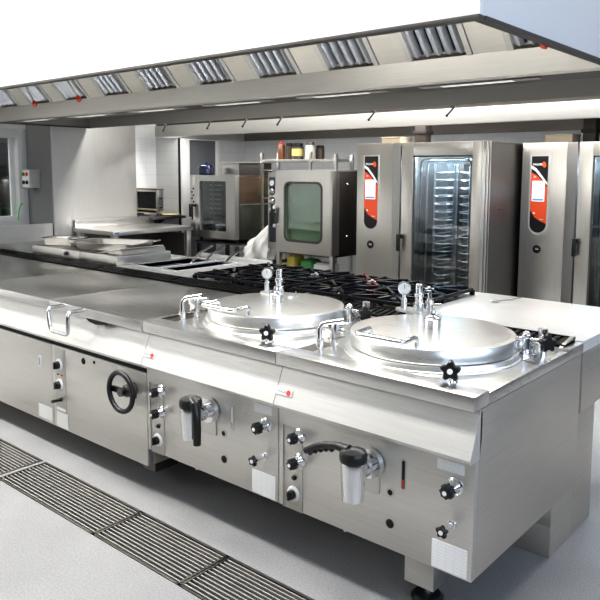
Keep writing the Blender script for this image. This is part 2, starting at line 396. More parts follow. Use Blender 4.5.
def kettle(cx, label, lid_label, lever):
    t = thing('boiling_kettle', label, 'boiling kettle', (cx, 0, 0), group='boiling kettle units')
    hw = W / 2 - .0015
    MB().box(-hw, hw, .047, .965, .223, .80, .003).build('body', STD, t)
    fp = MB().box(-hw, hw, .018, .0465, .223, .632, .003).build('front_panel', STP, t)
    # worktop with a round well, raised front lip
    wt = MB()
    wt.box(-hw, hw, 0, .104, .802, .850, .0015)
    wt.box(-hw, hw, .104, .82, .802, .8415, .0015); wt.box(-hw, hw, .82, .985, .802, .846, .0015)
    wt.build('worktop', STT, t)
    cowl(t, hw)
    badge(t, -.385, .008 - .004, .697, math.radians(-22.5))
    # strip with knobs
    MB().box(-.398, -.298, .0155, .018, .222, .560, .001).box(-.398, -.395, .012, .0185, .222, .56).build('control_strip', ST, t)
    knob_black(t, -.312, .535); knob_black(t, -.312, .434)
    MB().lathe([(.011, 0), (.010, .008), (.007, .011)], (-.338, .016, .358), (0, -1, 0), 14).build('push_button', BLK, t)
    selector(t, -.343, .290, r=.026)
    # drain tap
    tap = MB()
    tap.lathe([(.036, 0), (.042, .010), (.045, .05), (.042, .11), (.039, .164), (.035, .167), (.031, .162)], (.03, -.10, .592), (0, 0, -1), 32)
    tap.cyl((.03, -.075, .525), (.03, .012, .525), .030, n=24); tap.cyl((.03, .012, .525), (.03, -.012, .525), .052, n=28); tap.cyl((.03, -.035, .525), (.03, -.05, .525), .036, n=24)
    tp = tap.build('drain_tap', CHR, t)
    MB().prism(rrect(-.055, .062, .41, .562, .012), 'y', .011, .018).build('flange_plate', ST, tp)
    cap = MB().lathe([(.047, -.012), (.049, -.002), (.049, .012), (.043, .024), (.022, .031), (.004, .032)], (.03, -.10, .578), (0, 0, 1), 32)
    cp = cap.build('tap_cap', BLK, tp)
    lv = MB(); A = math.radians(lever); dx, dy = math.cos(A), math.sin(A)
    side = lever == 180
    path = [(.03 + dx * s, -.10 + dy * s, z) for s, z in (((.02, .598), (.07, .602), (.12, .592), (.17, .572), (.215, .545)) if side else ((.02, .596), (.055, .59), (.072, .55), (.078, .49), (.076, .425)))]
    kf = 1.0 if side else 1.35
    lv.tube(path, [.020, .015 * kf, .0135 * kf, .013 * kf, .012 * kf], 12)
    for s_, z_ in ((.095, .583), (.12, .577), (.145, .568), (.17, .557), (.193, .544)) if side else ((.066, .54), (.066, .51), (.066, .48), (.066, .45)):
        lv.sphere((.03 + dx * s_, -.10 + dy * s_, z_), .011, n=10)
    lv.build('lever', BLK, tp)
    # gauge slot, holes, plates
    g = MB().prism(rrect(.148, .170, .458, .572, .0105), 'y', .0165, .018).build('level_gauge', ST, t)
    MB().prism(rrect(.153, .165, .464, .566, .006), 'y', .0155, .0168).build('gauge_tube', DARK if lever == 180 else WHTP, g)
    MB().box(.156, .162, .0150, .016, .468, .497).build('gauge_fluid', RED if lever == 180 else INKD, g)
    for z in (.435, .319):
        h = MB().lathe([(.0165, 0), (.0165, .002), (.012, .003)], (.107, .018, z), (0, -1, 0), 20).build('grommet', ST if z > .4 else BLK, t)
        MB().cyl((.107, .0155, z), (.107, .0145, z), .0105, n=16).build('hole', BLKM, h)
    MB().box(.289, .388, .0168, .018, .577, .613, .0005).build('rating_plate', PLATE, t)
    k = knob_black(t, .358, .535, L=.075, r=.022)
    st = star_mesh((.352, -.045, .403), (0, -1, 0), .022, .018, 5).build('drain_knob', BLK, t)
    MB().cyl((.352, -.045, .403), (.352, .018, .403), .009, n=14).lathe([(.016, 0), (.014, .012), (.010, .014)], (.352, .018, .403), (0, -1, 0), 16).build('stem', CHR, st)
    MB().cyl((.352, -.063, .403), (.352, -.0645, .403), .008, n=12).build('knob_mark', INKW, st)
    MB().box(.276, .407, .0172, .018, .228, .327).build('data_sticker', STKR, t)
    # feet
    for sx in ((.18,) if cx > -.5 else ()):
        lg = MB().box(sx - .06, sx + .06, .10, .22, .075, .224, .002).build('leg', ST, t)
        MB().cyl((sx, .165, .02), (sx, .165, .08), .012, n=14).build('stem', CHR, lg)
        MB().lathe([(.058, 0.0), (.060, .010), (.048, .022), (.02, .027)], (sx, .165, 0), (0, 0, 1), 28).build('foot', BLK, lg)
    MB().lathe([(.008, 0), (.007, .03)], (-.12, .06, .224), (0, 0, -1), 12).build('drain_nipple', WHTP, t)
    # ---- kettle collar in the worktop
    L = Vector((0, .465, 0))
    col = MB().lathe([(.352, .841), (.350, .8465), (.343, .849), (.338, .864), (.328, .866), (.318, .866)], L, (0, 0, 1), 72, cap=False)
    col.build('kettle_rim', STL, t)
    for q in ((-.415, -.345, .13, .28), (-.41, -.365, .52, .80)):
        MB().box(*q, .8405, .8425).build('drain_slot', STK, t)
    # ---- hinge arch on the left, clamps
    a = MB()
    a.tube(fillet([(-.345, .175, .84), (-.350, .178, .945), (-.27, .235, .962)], .03), .0105, 12)
    a.tube(fillet([(-.325, .245, .84), (-.325, .245, .93), (-.26, .26, .942)], .02), .0095, 12)
    a.box(-.350, -.300, .225, .285, .875, .945, .004); a.cyl((-.345, .175, .84), (-.345, .175, .885), .016, n=14); a.cyl((-.325, .245, .84), (-.325, .245, .88), .018, n=14)
    a.cyl((-.375, .25, .915), (-.275, .25, .915), .011, n=14)
    a.build('lid_hinge', CHR, t)
    a = MB()
    a.box(.300, .345, .605, .675, .842, .900, .004); a.cyl((.25, .62, .905), (.395, .645, .905), .012, n=14); a.cyl((.26, .66, .885), (.385, .69, .885), .010, n=14)
    a.cyl((.335, .60, .84), (.335, .60, .925), .014, n=14); a.sphere((.335, .60, .93), .018); a.cyl((.36, .70, .84), (.36, .70, .945), .018, n=14)
    a.box(.34, .385, .56, .61, .842, .870, .004); a.cyl((.30, .56, .842), (.30, .56, .91), .010, n=12)
    c = a.build('clamp', CHR, t)
    star_mesh((.395, .640, .905), (.75, -.65, 0), .036, .030).build('clamp_knob', BLK, c)
    # clamp at the front
    c = MB().cyl((.287, .098, .846), (.287, .108, .872), .009, n=12).cyl((.270, .135, .885), (.280, .105, .885), .010, n=12).cyl((.30, .12, .84), (.29, .115, .90), .006, n=12).build('clamp', CHR, t)
    star_mesh((.276, .118, .886), (.30, -.95, .05), .037, .024).build('clamp_knob', BLK, c)
    MB().cyl((.2832, .0955, .887), (.2838, .0935, .887), .010, n=14).build('knob_mark', INKW, children(c)[0])
    # ---- lid: a thing that lifts off
    l = thing('kettle_lid', lid_label, 'lid', (cx, .465, .866), group='round kettle lids')
    MB().lathe([(.313, .002), (.325, .003), (.327, .006), (.327, .051), (.324, .056), (.316, .058), (.30, .0590), (.20, .0625), (.10, .065), (.001, .066)], n=96).build('disc', STL, l)
    h = MB().tube(fillet([(.10, -.285, .056), (.10, -.285, .094), (.10, -.385, .094), (-.10, -.385, .094), (-.115, -.265, .094), (-.115, -.265, .056)], .022), .0095, 12)
    h.build('handle', CHR, l)
    v = MB().lathe([(.030, .0), (.034, .004), (.034, .040), (.030, .046), (.022, .050), (.012, .054), (.012, .072), (.009, .078), (.002, .079)], (0, 0, .065), n=28).build('steam_cap', CHR, l)
    return t, l

KT, KL = kettle(-.425, 'boiling kettle at the right end of the block, tap lever turned sideways', 'round steel lid of the right-hand kettle, its valves standing clear behind it', 180)
KT2, KL2 = kettle(-1.275, 'boiling kettle second from the right end, tap lever hanging down beside its spout', 'round steel lid of the left-hand kettle, a valve rising behind its centre cap', 338)

def valve_group(parent, ox, oy, z0, full):
    p = MB().prism([(ox + x * 1.0, oy + y) for x, y in rrect(-.11, .11, -.045, .045, .04)], 'z', z0, z0 + .01)
    p.cyl((ox - .05, oy, z0 - .06), (ox - .05, oy, z0), .012, n=12); p.cyl((ox + .06, oy, z0 - .06), (ox + .06, oy, z0), .012, n=12)
    g = p.build('valve_plate', STL, parent)
    gx, gy = ox - .065, oy - .015
    s = MB().lathe([(.014, 0), (.014, .05), (.009, .055), (.009, .075)], (gx, gy, z0 + .01), n=16).build('gauge_stem', CHR, g)
    M = Matrix.Translation((gx, gy, z0 + .108)) @ Matrix.Rotation(math.radians(38), 4, 'Z')
    gb = MB().cyl((0, -.012, 0), (0, .014, 0), .030, n=28).build('pressure_gauge', CHR, g, M=M)
    gf = MB().cyl((0, -.0145, 0), (0, -.012, 0), .025, n=28).build('gauge_face', INKW, g, M=M)
    MB().box(-.0015, .0015, -.016, -.0147, -.002, .018).build('needle', INKD, g, M=M)
    vx, vy = ox + .005, oy + .0
    MB().lathe([(.020, 0), (.024, .01), (.024, .035), (.018, .04), (.018, .06), (.022, .064), (.022, .075), (.016, .08), (.016, .118), (.010, .124), (.002, .125)], (vx, vy, z0 + .01), n=22).build('safety_valve', CHR, g)
    if full:
        MB().lathe([(.014, 0), (.018, .012), (.018, .05), (.010, .056), (.008, .095)], (ox + .055, oy + .01, z0 + .01), n=18).cyl((ox + .055, oy + .01, z0 + .04), (ox + .11, oy + .02, z0 + .045), .008, n=12).build('vent_valve', CHR, g)
        star_mesh((ox + .062, oy + .035, z0 + .115), (0, 0, 1), .045, .018).build('valve_knob', BLK, g)
    return g
valve_group(KT, -.255, .775, .915, True)
valve_group(KL2, -.135, .165, .062, False)

# bratt pan ------------------------------------------------------------------
t = thing('bratt_pan', 'tilting bratt pan with the black hand wheel on its front', 'bratt pan', (-2.125, 0, 0))
hw = W / 2 - .0015
MB().box(-hw, hw, .0475, .93, .133, .795, .003).build('body', STD, t)
MB().box(-hw, hw, .017, .047, .133, .597, .003).build('front_panel', STP, t)
MB().box(-hw + .003, hw - .003, .024, .05, .597, .632).build('shadow_gap', DARK, t)
cowl(t, hw)
MB().box(-hw, hw, .002, .82, .800, .8495, .0015).build('pan_lid', STT, t)
for q in ((-hw, -hw + .012), (hw - .012, hw)): MB().box(*q, .0, .825, .797, .8505, .001).build('lid_edge', ST, t)
lp = MB().tube(fillet([(-.262, .004, .838), (-.262, -.092, .838), (-.238, -.092, .722), (-.068, -.092, .722), (-.072, -.092, .838), (-.072, .004, .838)], .03), .0105, 12)
lp.build('lid_handle', CHR, t)
MB().prism([(-.05, .7985), (.13, .7985), (.10, .785), (.04, .778), (-.02, .785)], 'y', -.001, .04).build('pan_lip', BLKM, t)
MB().box(-.398, -.292, .0152, .017, .136, .588, .001).build('control_strip', ST, t)
selector(t, -.350, .495, r=.029); selector(t, -.350, .383, r=.029)
MB().lathe([(.007, 0), (.006, .005)], (-.365, .016, .44), (0, -1, 0), 10).build('green_lamp', GREEN, t)
MB().lathe([(.007, 0), (.006, .005)], (-.325, .016, .44), (0, -1, 0), 10).build('orange_lamp', ORG, t)
MB().lathe([(.012, 0), (.010, .012), (.008, .05), (.009, .055)], (-.345, .016, .30), (0, -1, 0), 14).build('tilt_switch', BLK, t)
MB().box(-.39, -.30, .0146, .0158, .236, .252).build('rating_plate', PLATE, t)
MB().box(-.392, -.278, .0146, .0158, .141, .226).build('data_sticker', WHTP, t)
for x, r in ((-.112, .018), (-.012, .009)):
    z = .558 if r > .01 else .570
    MB().lathe([(r, 0), (r * .9, .003), (r * .7, .0035)], (x, .017, z), (0, -1, 0), 18).build('hole', BLKM, t)
wh = MB(); N = 40; wc = Vector((.327, -.062, .503)); R = .094
wh.tube([wc + R * Vector((math.cos(2 * PI * i / N), 0, math.sin(2 * PI * i / N))) for i in range(N)], .0125, 12, closed=True)
wo = wh.build('hand_wheel', BLK, t)
MB().box(.325 - R, .325 + R, -.052, -.035, .485, .515, .006).build('spoke', BLK, wo)
MB().lathe([(.032, 0), (.030, .05), (.022, .055), (.020, .085)], (.325, .017, .50), (0, -1, 0), 24).build('hub', STK, wo)
MB().box(hw - .10, hw - .001, .06, .20, .09, .133).build('tilt_gear', STK, t)

# plain counter units further left -------------------------------------------------
def counter(cx, label, latch):
    t = thing('counter_unit', label, 'counter', (cx, 0, 0), group='plain steel counter units')
    MB().box(-hw, hw, .047, .93, .133, .795, .003).build('body', STD, t)
    dr = MB().box(-hw, hw, .017, .046, .133, .597, .003).build('door', STP, t)
    MB().box(-hw + .003, hw - .003, .024, .05, .597, .632).build('shadow_gap', DARK, t)
    cowl(t, hw)
    MB().box(-hw, hw, .002, .82, .800, .850, .0015).build('worktop', STT, t)
    MB().prism(rrect(.283, .313, .446, .512, .006), 'y', .012, .017).build('latch', WHTP, dr)
    MB().box(.293, .303, .010, .0122, .457, .50).build('latch_recess', INKD, dr)
    MB().box(.262, .408, .0160, .0172, .150, .225).build('data_sticker', WHTP, t)
    return t
counter(-2.975, 'plain steel counter unit left of the bratt pan with a closed door', True)
counter(-3.825, 'steel counter unit second left of the bratt pan, only its top in view', True)
counter(-4.675, 'steel counter unit furthest left, a sliver of its top in view', True)

# flue grilles between the two rows ------------------------------------------------
def flue(x0, x1, label):
    t = thing('flue_grille', label, 'flue grille', ((x0 + x1) / 2, .90, .846), group='black flue grilles between the two rows')
    h = (x1 - x0) / 2 - .002
    MB().prism([(-.06, 0), (.065, 0), (.065, .012), (.045, .014), (-.05, .006)], 'x', -h, h).build('frame', FLUE, t)
    b = MB(); n = int((x1 - x0) / .035)
    for i in range(n):
        x = -h + .01 + (2 * h - .02) * (i + .5) / n
        b.prism([(-.05, .004), (.048, .010), (.048, .021), (.03, .021), (-.05, .011)], 'x', x - .009, x + .009)
    b.box(-h, h, .05, .062, .010, .024); b.box(-h, h, -.060, -.053, .004, .012)
    b.build('slats', IRON, t)
    return t
for i, (x0, x1, lb) in enumerate(((-.85, -.03, 'black flue grille behind the right-hand kettle'), (-1.7, -.85, 'black flue grille behind the left-hand kettle'), (-2.55, -1.7, 'black flue grille behind the bratt pan'),
      (-3.4, -2.55, 'black flue grille between the fryer and the plain counter'), (-4.25, -3.4, 'black flue grille in front of the steel bain-marie boxes'), (-5.1, -4.25, 'black flue grille at the far left end of the block'))):
    t = flue(x0, x1, lb)
    if i == 0:
        e = MB().prism([(-.075, -.003), (.075, -.003), (.075, .022), (.05, .026), (-.06, .008)], 'x', .393, .408).build('end_plate', ST, t)

# service plinth ---------------------------------------------------------------
p = thing('service_plinth', 'steel plinth under the middle of the cooking block', 'plinth', (0, 0, 0))
MB().box(-5.1, -.008, .72, .966, 0, .130, .002).box(-1.7, -.008, .72, .966, .129, .222, .002).build('lower_case', STD, p)
MB().box(-5.1, -.008, .967, 1.19, 0, .538, .002).build('upper_case', STD, p)

# rear row -----------------------------------------------------------------------
def rear_body(t, z1=.80, x0=-W / 2 + .0015, x1=W / 2 - .0015):
    MB().box(x0, x1, .99, 1.815, .54, z1, .003).build('body', STD, t)
STLIT = steel('lit_worktop_steel', (.90, .89, .87), .34, 'x', .03, .015, metallic=.45)  # worktop steel with bright light and reflection put into its colour
t = thing('worktop_unit', 'plain brightly lit steel worktop unit at the right end, behind the kettle', 'counter', (-.425, 0, 0))
rear_body(t); MB().box(-hw, hw, .987, 1.82, .802, .8505, .002).build('worktop', STLIT, t)

def grate(x, y, label):
    t = thing('pan_grate', label, 'pan grate', (x, y, .853), group='cast iron pan grates on the range')
    a, b = .195, .165; m = MB(); r = .0085
    for s in (-1, 1):
        m.box(-a, a, s * b - r, s * b + r, .022, .040, .003); m.box(s * a - r, s * a + r, -b, b, .022, .040, .003)
        for q in (-1, 1): m.box(s * a - .012, s * a + .012, q * b - .012, q * b + .012, 0, .030, .003)
    m.build('frame', IRON, t)
    f = MB()
    for k in range(8):
        an = k * PI / 4 + PI / 8 * 0
        c, s_ = math.cos(an), math.sin(an); R = min(a / max(abs(c), 1e-6), b / max(abs(s_), 1e-6))
        p = Matrix.Rotation(an, 4, 'Z')
        V = [(.045, .046), (R, .050), (R, .012), (R - .03, .006), (.10, .026), (.045, .034)]
        A_ = [f.bm.verts.new(p @ Vector((q[0], -.009, q[1]))) for q in V]; B_ = [f.bm.verts.new(p @ Vector((q[0], .009, q[1]))) for q in V]
        for i in range(6): f.bm.faces.new((A_[i], A_[(i + 1) % 6], B_[(i + 1) % 6], B_[i]))
        f.bm.faces.new(A_); f.bm.faces.new(B_)
    f.build('fingers', ENAM, t)
    return t
def burner(x, y, label):
    t = thing('gas_burner', label, 'gas burner', (x, y, .848), group='gas burners of the range')
    MB().lathe([(.085, 0), (.085, .006), (.06, .014), (.05, .02)], n=28).build('base', STK, t)
    MB().lathe([(.066, .016), (.074, .020), (.074, .028), (.058, .036), (.025, .041), (.001, .042)], n=28).build('cap', ENAM, t)
    return t
names = ['nearest the plain worktop', 'second from the plain worktop', 'third from the plain worktop', 'furthest from the plain worktop']
idx = 0
for mod, cx in enumerate((-1.275, -2.125)):
    t = thing('gas_range', ('gas range with black grates beside the plain worktop', 'gas range with black grates beside the fryer')[mod], 'gas range', (cx, 0, 0), group='gas ranges of the rear row')
    rear_body(t)
    m = MB(); m.box(-hw, hw, .987, 1.03, .802, .8495, .002); m.box(-hw, hw, 1.705, 1.82, .802, .8495, .002); m.box(-hw, -hw + .02, 1.03, 1.705, .802, .8495, .002); m.box(hw - .02, hw, 1.03, 1.705, .802, .8495, .002)
    m.build('worktop', STLIT, t)
    MB().box(-hw + .02, hw - .02, 1.03, 1.705, .80, .832).build('well', ENAM, t)
    MB().prism(rrect(-.38, .38, 1.05, 1.69, .05), 'z', .832, .838).build('drip_tray', ENAM, t)
    for j in range(2):
        for k in range(2):
            x = cx + (.20 if j == 0 else -.20); y = 1.20 if k == 0 else 1.54
            row = 'front row' if k == 0 else 'back row'
            n = names[mod * 2 + j]
            b = burner(x, y, f'gas burner in the {row} of the range, {n}'); b.location.z = .838
            grate(x, y, f'black cast iron grate in the {row} of the range, {n}').location.z = .838 + .012

# fryer
t = thing('deep_fryer', 'twin tank steel deep fryer between the range and the bain-marie', 'deep fryer', (-2.942, 0, 0))
hf = .388
MB().box(-hf, hf, .99, 1.815, .54, .655, .003).build('body', STD, t)
m = MB()
T = [(-.350, -.075), (-.025, .165)]; ty0, ty1 = 1.10, 1.66
m.box(-hf, hf, .987, ty0, .80, .868, .004); m.box(-hf, hf, ty1, 1.82, .80, .868, .004)
for a, b in ((-hf, T[0][0]), (T[0][1], T[1][0]), (T[1][1], hf)): m.box(a, b, ty0, ty1, .80, .868, .004)
m.build('worktop', STLIT, t)
for x0, x1 in T:
    MB().box(x0, x1, ty0, ty1, .69, .70).box(x0 - .004, x0, ty0, ty1, .69, .874).box(x1, x1 + .004, ty0, ty1, .69, .874).box(x0, x1, ty0 - .004, ty0, .69, .874).box(x0, x1, ty1, ty1 + .004, .69, .874).build('tank', FIL, t)
MB().box(-hf, hf, 1.79, 1.82, .868, .895, .004).build('upstand', STLIT, t)
def basket(x, y, label):
    t = thing('fryer_basket', label, 'fryer basket', (x, y, .705), group='wire baskets in the fryer tanks')
    b = MB(); a, c, z1 = .060, .20, .13
    for z in (0.004, .04, .08, .115, z1):
        b.tube([(-a, -c, z), (a, -c, z), (a, c, z), (-a, c, z)], .003, 6, closed=True)
    for i in range(7):
        x_ = -a + 2 * a * i / 6; b.tube([(x_, -c, z1), (x_, -c, .004), (x_, c, .004), (x_, c, z1)], .0018, 5)
    for i in range(1, 12):
        y_ = -c + 2 * c * i / 12; b.tube([(-a, y_, z1), (-a, y_, .004), (a, y_, .004), (a, y_, z1)], .0018, 5)
    b.build('wire_mesh', ST, t)
    h = MB().tube(fillet([(-.02, -c, z1 - .01), (-.02, -c - .05, z1 + .03), (0, -c - .12, z1 + .075), (.0, -c - .26, z1 + .125)], .03), .010, 10)
    h.build('handle', CHR, t)
    t.rotation_euler = (0, 0, PI)
    return t
for x, lb in ((-3.222, 'wire fryer basket in the left tank, beside the bain-marie'), (-3.085, 'wire fryer basket at the right side of the left tank'), (-2.872, 'wire fryer basket alone in the right tank')):
    basket(x, 1.37, lb)

# bain-marie boxes
t = thing('bain_marie', 'steel bain-marie with two raised lidded wells left of the fryer', 'bain-marie', (-3.95, 0, 0))
rear_body(t, .80, -.612, .612)
MB().box(-.612, .612, .985, 1.82, .802, .848, .002).build('worktop', STT, t)
MB().box(-.585 + .0, .128, 1.0, 1.50, .849, .934, .006).build('left_well', ST, t)
MB().box(.134, .612, 1.0, 1.50, .849, .934, .006).build('right_well', ST, t)
MB().lathe([(.016, 0), (.016, .02), (.011, .024)], (-.05, 1.0, .905), (0, -1, 0), 16).build('valve_knob', STK, t)
M = Matrix.Translation((.38, 1.24, .938)) @ Matrix.Rotation(math.radians(-10), 4, 'Y')
MB().box(-.22, .22, -.20, .20, 0, .010, .003, M=M).build('well_lid', ST, t)
MB().prism([(.40, .936), (.60, .936), (.58, .975), (.50, .965)], 'y', 1.06, 1.46).build('lid_support', ST, t)
t = thing('counter_unit', 'low steel counter beyond the bain-marie at the far left', 'counter', (-5.07, 0, 0))
rear_body(t, .80, -.5, .5); MB().box(-.5, .5, .985, 1.82, .802, .85, .002).build('worktop', STT, t)

def pan(name, label, loc, a, b, h, rot, hand):
    t = thing(name, label, 'pan', loc, rot)
    m = MB()
    def R(k, z): return [m.bm.verts.new((x, y, z)) for x, y in rrect(-a * k - (.0), a * k, -b * k, b * k, min(a, b) * .45 * k, 6)]
    rs = [R(.80, 0), R(.86, .006), R(.95, h), R(1.03, h + .002), R(1.03, h - .004 + .010), R(.93, h + .002), R(.84, .012), R(.78, .008)]
    for p, q in zip(rs, rs[1:]): m.bridge(p, q)
    m.bm.faces.new(list(reversed(rs[0]))); m.bm.faces.new(rs[-1])
    m.build('pan_body', ST, t)
    if hand:
        MB().tube(fillet([(a * .98, -.06, h), (a * 1.25, -.06, h + .02), (a * 1.25, .06, h + .02), (a * .98, .06, h)], .02), .006, 10).build('handle', CHR, t)
        MB().tube(fillet([(-a * .98, -.06, h), (-a * 1.25, -.06, h + .02), (-a * 1.25, .06, h + .02), (-a * .98, .06, h)], .02), .006, 10).build('handle', CHR, t)
    return t
pan('serving_dish', 'small pale oval steel dish on the left bain-marie well', (-4.32, 1.17, .935), .17, .10, .06, .5, False)
pan('roasting_pan', 'long shallow roasting pan lying across the bain-marie wells', (-3.66, 1.20, .950), .30, .19, .055, .42, True)

# utensil
t = thing('ladle', 'small steel spoon lying on the brightly lit worktop', 'spoon', (-.66, 1.62, .8505), 1.15)
MB().tube([(-.02, 0, .006), (.06, 0, .006), (.14, 0, .012)], [.004, .0035, .004], 8).sphere((-.045, 0, .006), .028, (1, .7, .2), 14).build('spoon_body', CHR, t)

# ------------------------------------------------------------------ exhaust hood over the block
HX0, HX1, HY0, HY1, HZ0, HZ1 = -5.90, -.026, .0, 2.47, 2.011, 2.72
hd = thing('exhaust_hood', 'long white exhaust hood hanging over the cooking block', 'exhaust hood', ((HX0 + HX1) / 2, 1.25, HZ0))
def hm(): return MB()
off = Matrix.Translation((-(HX0 + HX1) / 2, -1.25, -HZ0))
MB().box(HX0, HX1, HY0, HY0 + .025, HZ0 + .012, HZ1, .002).build('front_panel', HOODW, hd, M=off)
MB().box(HX1 - .025, HX1, HY0 + .0255, HY1, HZ0 + .012, HZ1, .002).build('end_panel', HOODE, hd, M=off)
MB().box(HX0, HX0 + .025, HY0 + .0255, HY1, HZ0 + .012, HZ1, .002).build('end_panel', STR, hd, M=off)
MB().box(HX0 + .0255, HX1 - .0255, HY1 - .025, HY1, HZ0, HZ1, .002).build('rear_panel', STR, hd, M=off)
MB().box(HX0, HX1, HY0, HY1, HZ1, HZ1 + .02).build('top_panel', STH, hd, M=off)
MB().box(HX0, HX1, HY0 - .004, HY0 + .035, HZ0, HZ0 + .013, .002).box(HX1 - .035, HX1 + .004, HY0 + .035, HY1, HZ0, HZ0 + .013, .002).box(HX0 - .004, HX0 + .035, HY0 + .035, HY1, HZ0, HZ0 + .013, .002).build('lower_rim', RIM, hd, M=off)
# central gutter below the V of filters
GY, GZ0, GZ1 = 1.25, 2.003, 2.128
MB().prism([(GY, GZ1), (GY + .012, GZ0 + .01), (GY + .02, GZ0), (GY + .045, GZ0), (GY + .045, GZ0 + .03), (GY + .03, GZ1)], 'x', HX0 + .03, HX1 - .03).build('gutter', STG, hd, M=off)
MB().box(HX0 + .03, HX1 - .03, GY + .046, GY + .36, GZ0 + .011, GZ0 + .03).build('lamp_tray', RIM, hd, M=off)  # tray coloured dark to carry the shadow line below the gutter
# dark plenum behind filters (sloping), rear bank plate
A = math.radians(47); ca, sa = math.cos(A), math.sin(A); FL = .52
def fp(s, n): return (GY - s * ca + n * sa * 1.0, GZ1 + s * sa + n * ca)
MB().prism([fp(0, .06), fp(FL, .06), fp(FL, .075), fp(0, .075)], 'x', HX0 + .03, HX1 - .03).build('plenum_plate', DARK, hd, M=off)
MB().prism([(GY + .33, GZ1), (GY + .33 + FL * ca, GZ1 + FL * sa), (GY + .33 + FL * ca, GZ1 + FL * sa + .012), (GY + .33, GZ1 + .012)], 'x', HX0 + .03, HX1 - .03).build('rear_filter_bank', STH, hd, M=off)
PER = .5525
# blank plates between the filters
for k in range(11):
    xr = -.135 - PER * k + PER - .37
    x0, x1 = -.135 - PER * k + .003, min(xr - .003, HX1 - .03)
    MB().prism([fp(0, 0), fp(FL, 0), fp(FL, .012), fp(0, .012)], 'x', max(x0, HX0 + .03), x1).build('blank_plate', STH, hd, M=off)
ords = ['first', 'second', 'third', 'fourth', 'fifth', 'sixth', 'seventh', 'eighth', 'ninth', 'tenth']
fm = None
for k in range(10):
    xc = -.135 - PER * k - .185
    lb = f'slatted steel grease filter, {ords[k]} from the right end of the hood'
    if k == 0:
        t = thing('grease_filter', lb, 'grease filter', (xc, GY, GZ1), group='grease filters in the hood')
        q = Matrix.Translation((0, -GY, -GZ1))
        m = MB()
        for a, b in ((-.184, -.155), (.155, .184)): m.prism([fp(.0, -.006), fp(FL, -.006), fp(FL, .04), fp(.0, .04)], 'x', a, b)
        m.prism([fp(FL - .02, -.006), fp(FL, -.006), fp(FL, .04), fp(FL - .02, .04)], 'x', -.155, .155); m.prism([fp(0, .03), fp(.012, .03), fp(.012, .04), fp(.0, .04)], 'x', -.155, .155)
        m.build('frame', STC, t, M=q)
        b = MB()
        for i in range(5):
            x = -.124 + i * .062
            for (xa, xb, na, nb) in ((x - .030, x + .006, .020, -.006), (x + .006, x + .012, -.006, .034)):
                vs = [Vector((xa, *fp(.016, na))), Vector((xb, *fp(.016, nb))), Vector((xb, *fp(FL - .02, nb))), Vector((xa, *fp(FL - .02, na)))]
                lo = [b.bm.verts.new(v) for v in vs]; up = [b.bm.verts.new(v + Vector((0, sa * .003, ca * .003))) for v in vs]
                b.bm.faces.new(lo); b.bm.faces.new(list(reversed(up)))
                for a_ in range(4): b.bm.faces.new((lo[a_], lo[(a_ + 1) % 4], up[(a_ + 1) % 4], up[a_]))
        b.build('baffles', FIL, t, M=q)
        fm = t
    else:
        t = copy_tree(fm); t.location = (xc, GY, GZ1); t['label'] = lb
# hood lamps under the gutter
for k in range(6):
    xc = -.75 - k * .88
    o = thing('hood_lamp', f'slim tube lamp under the hood gutter, {ords[k]} from the right end', 'lamp', (xc, GY + .17, GZ0 + .010), group='lamps under the hood gutter')
    MB().box(-.33, .33, -.03, .03, -.006, .0, .002).build('housing', ST, o)
    MB().box(-.20, .20, -.02, .02, -.0085, -.0055, .001).build('tube_cover', LAMP, o)
# fire nozzles hanging in front of the filters
for (x, y), lb in (((-4.46, 1.0), 'thin pipe with red tip hanging below the hood, the leftmost one'), ((-3.83, 1.0), 'thin pipe with red tip hanging below the hood, second from the left'), ((-.27, .95), 'thin pipe with red tip at the right end of the hood')):
    t = thing('sprinkler_nozzle', lb, 'nozzle', (x, y, 2.2), group='red tipped nozzles in the hood')
    MB().tube(fillet([(-.11, .0, .16), (-.10, 0, .06), (-.03, 0, -.02), (.05, .0, -.10)], .05), .009, 10).build('pipe', CHR, t)
    MB().lathe([(.012, 0), (.018, .015), (.018, .035), (.006, .045)], (.05, 0, -.095), (.4, 0, -.8), 14).build('nozzle_tip', RED, t)
# hooks under the rear edge of the hood
for x, nm in ((-4.62, 'leftmost of six'), (-3.97, 'second from left of six'), (-3.50, 'third from left of six'), (-3.08, 'fourth from left of six'), (-2.13, 'fifth from left of six'), (-1.46, 'rightmost of six')):
    t = thing('latch_hook', f'small dark latch hook under the rear hood edge, {nm}', 'hook', (x, 2.475, HZ0), group='latch hooks under the rear hood edge')
    MB().box(-.014, .014, -.004, .012, -.014, .012, .002).tube([(.012, .012, -.004), (-.03, .03, -.034), (-.062, .04, -.058)], .007, 8).build('hook_body', STK, t)
    MB().sphere((-.066, .041, -.062), .010, n=10).build('hook_tip', BROWN, t)

# ------------------------------------------------------------------ second hood over the ovens
h2 = thing('exhaust_hood', 'low exhaust hood along the back wall above the ovens', 'exhaust hood', (-2.5, 3.42, 1.955))
off = Matrix.Translation((2.5, -3.42, -1.955))
H2X1 = 1.6
MB().box(XL + .005, H2X1, 3.40, 3.425, 1.955, 2.085, .003).box(XL + .005, H2X1, 3.425, 3.47, 1.955, 1.962).build('front_lip', STC, h2, M=off)
MB().prism([(3.426, 2.085), (3.47, 2.085), (4.93, 2.55), (4.93, 2.57), (3.426, 2.11)], 'x', XL + .005, H2X1).build('canopy', STK, h2, M=off)
MB().prism([(3.426, 1.957), (4.93, 1.957), (4.93, 2.5), (3.426, 2.08)], 'x', XL + .006, XL + .02).prism([(3.426, 1.957), (4.93, 1.957), (4.93, 2.5), (3.426, 2.08)], 'x', H2X1 - .02, H2X1).build('end_panel', STH, h2, M=off)
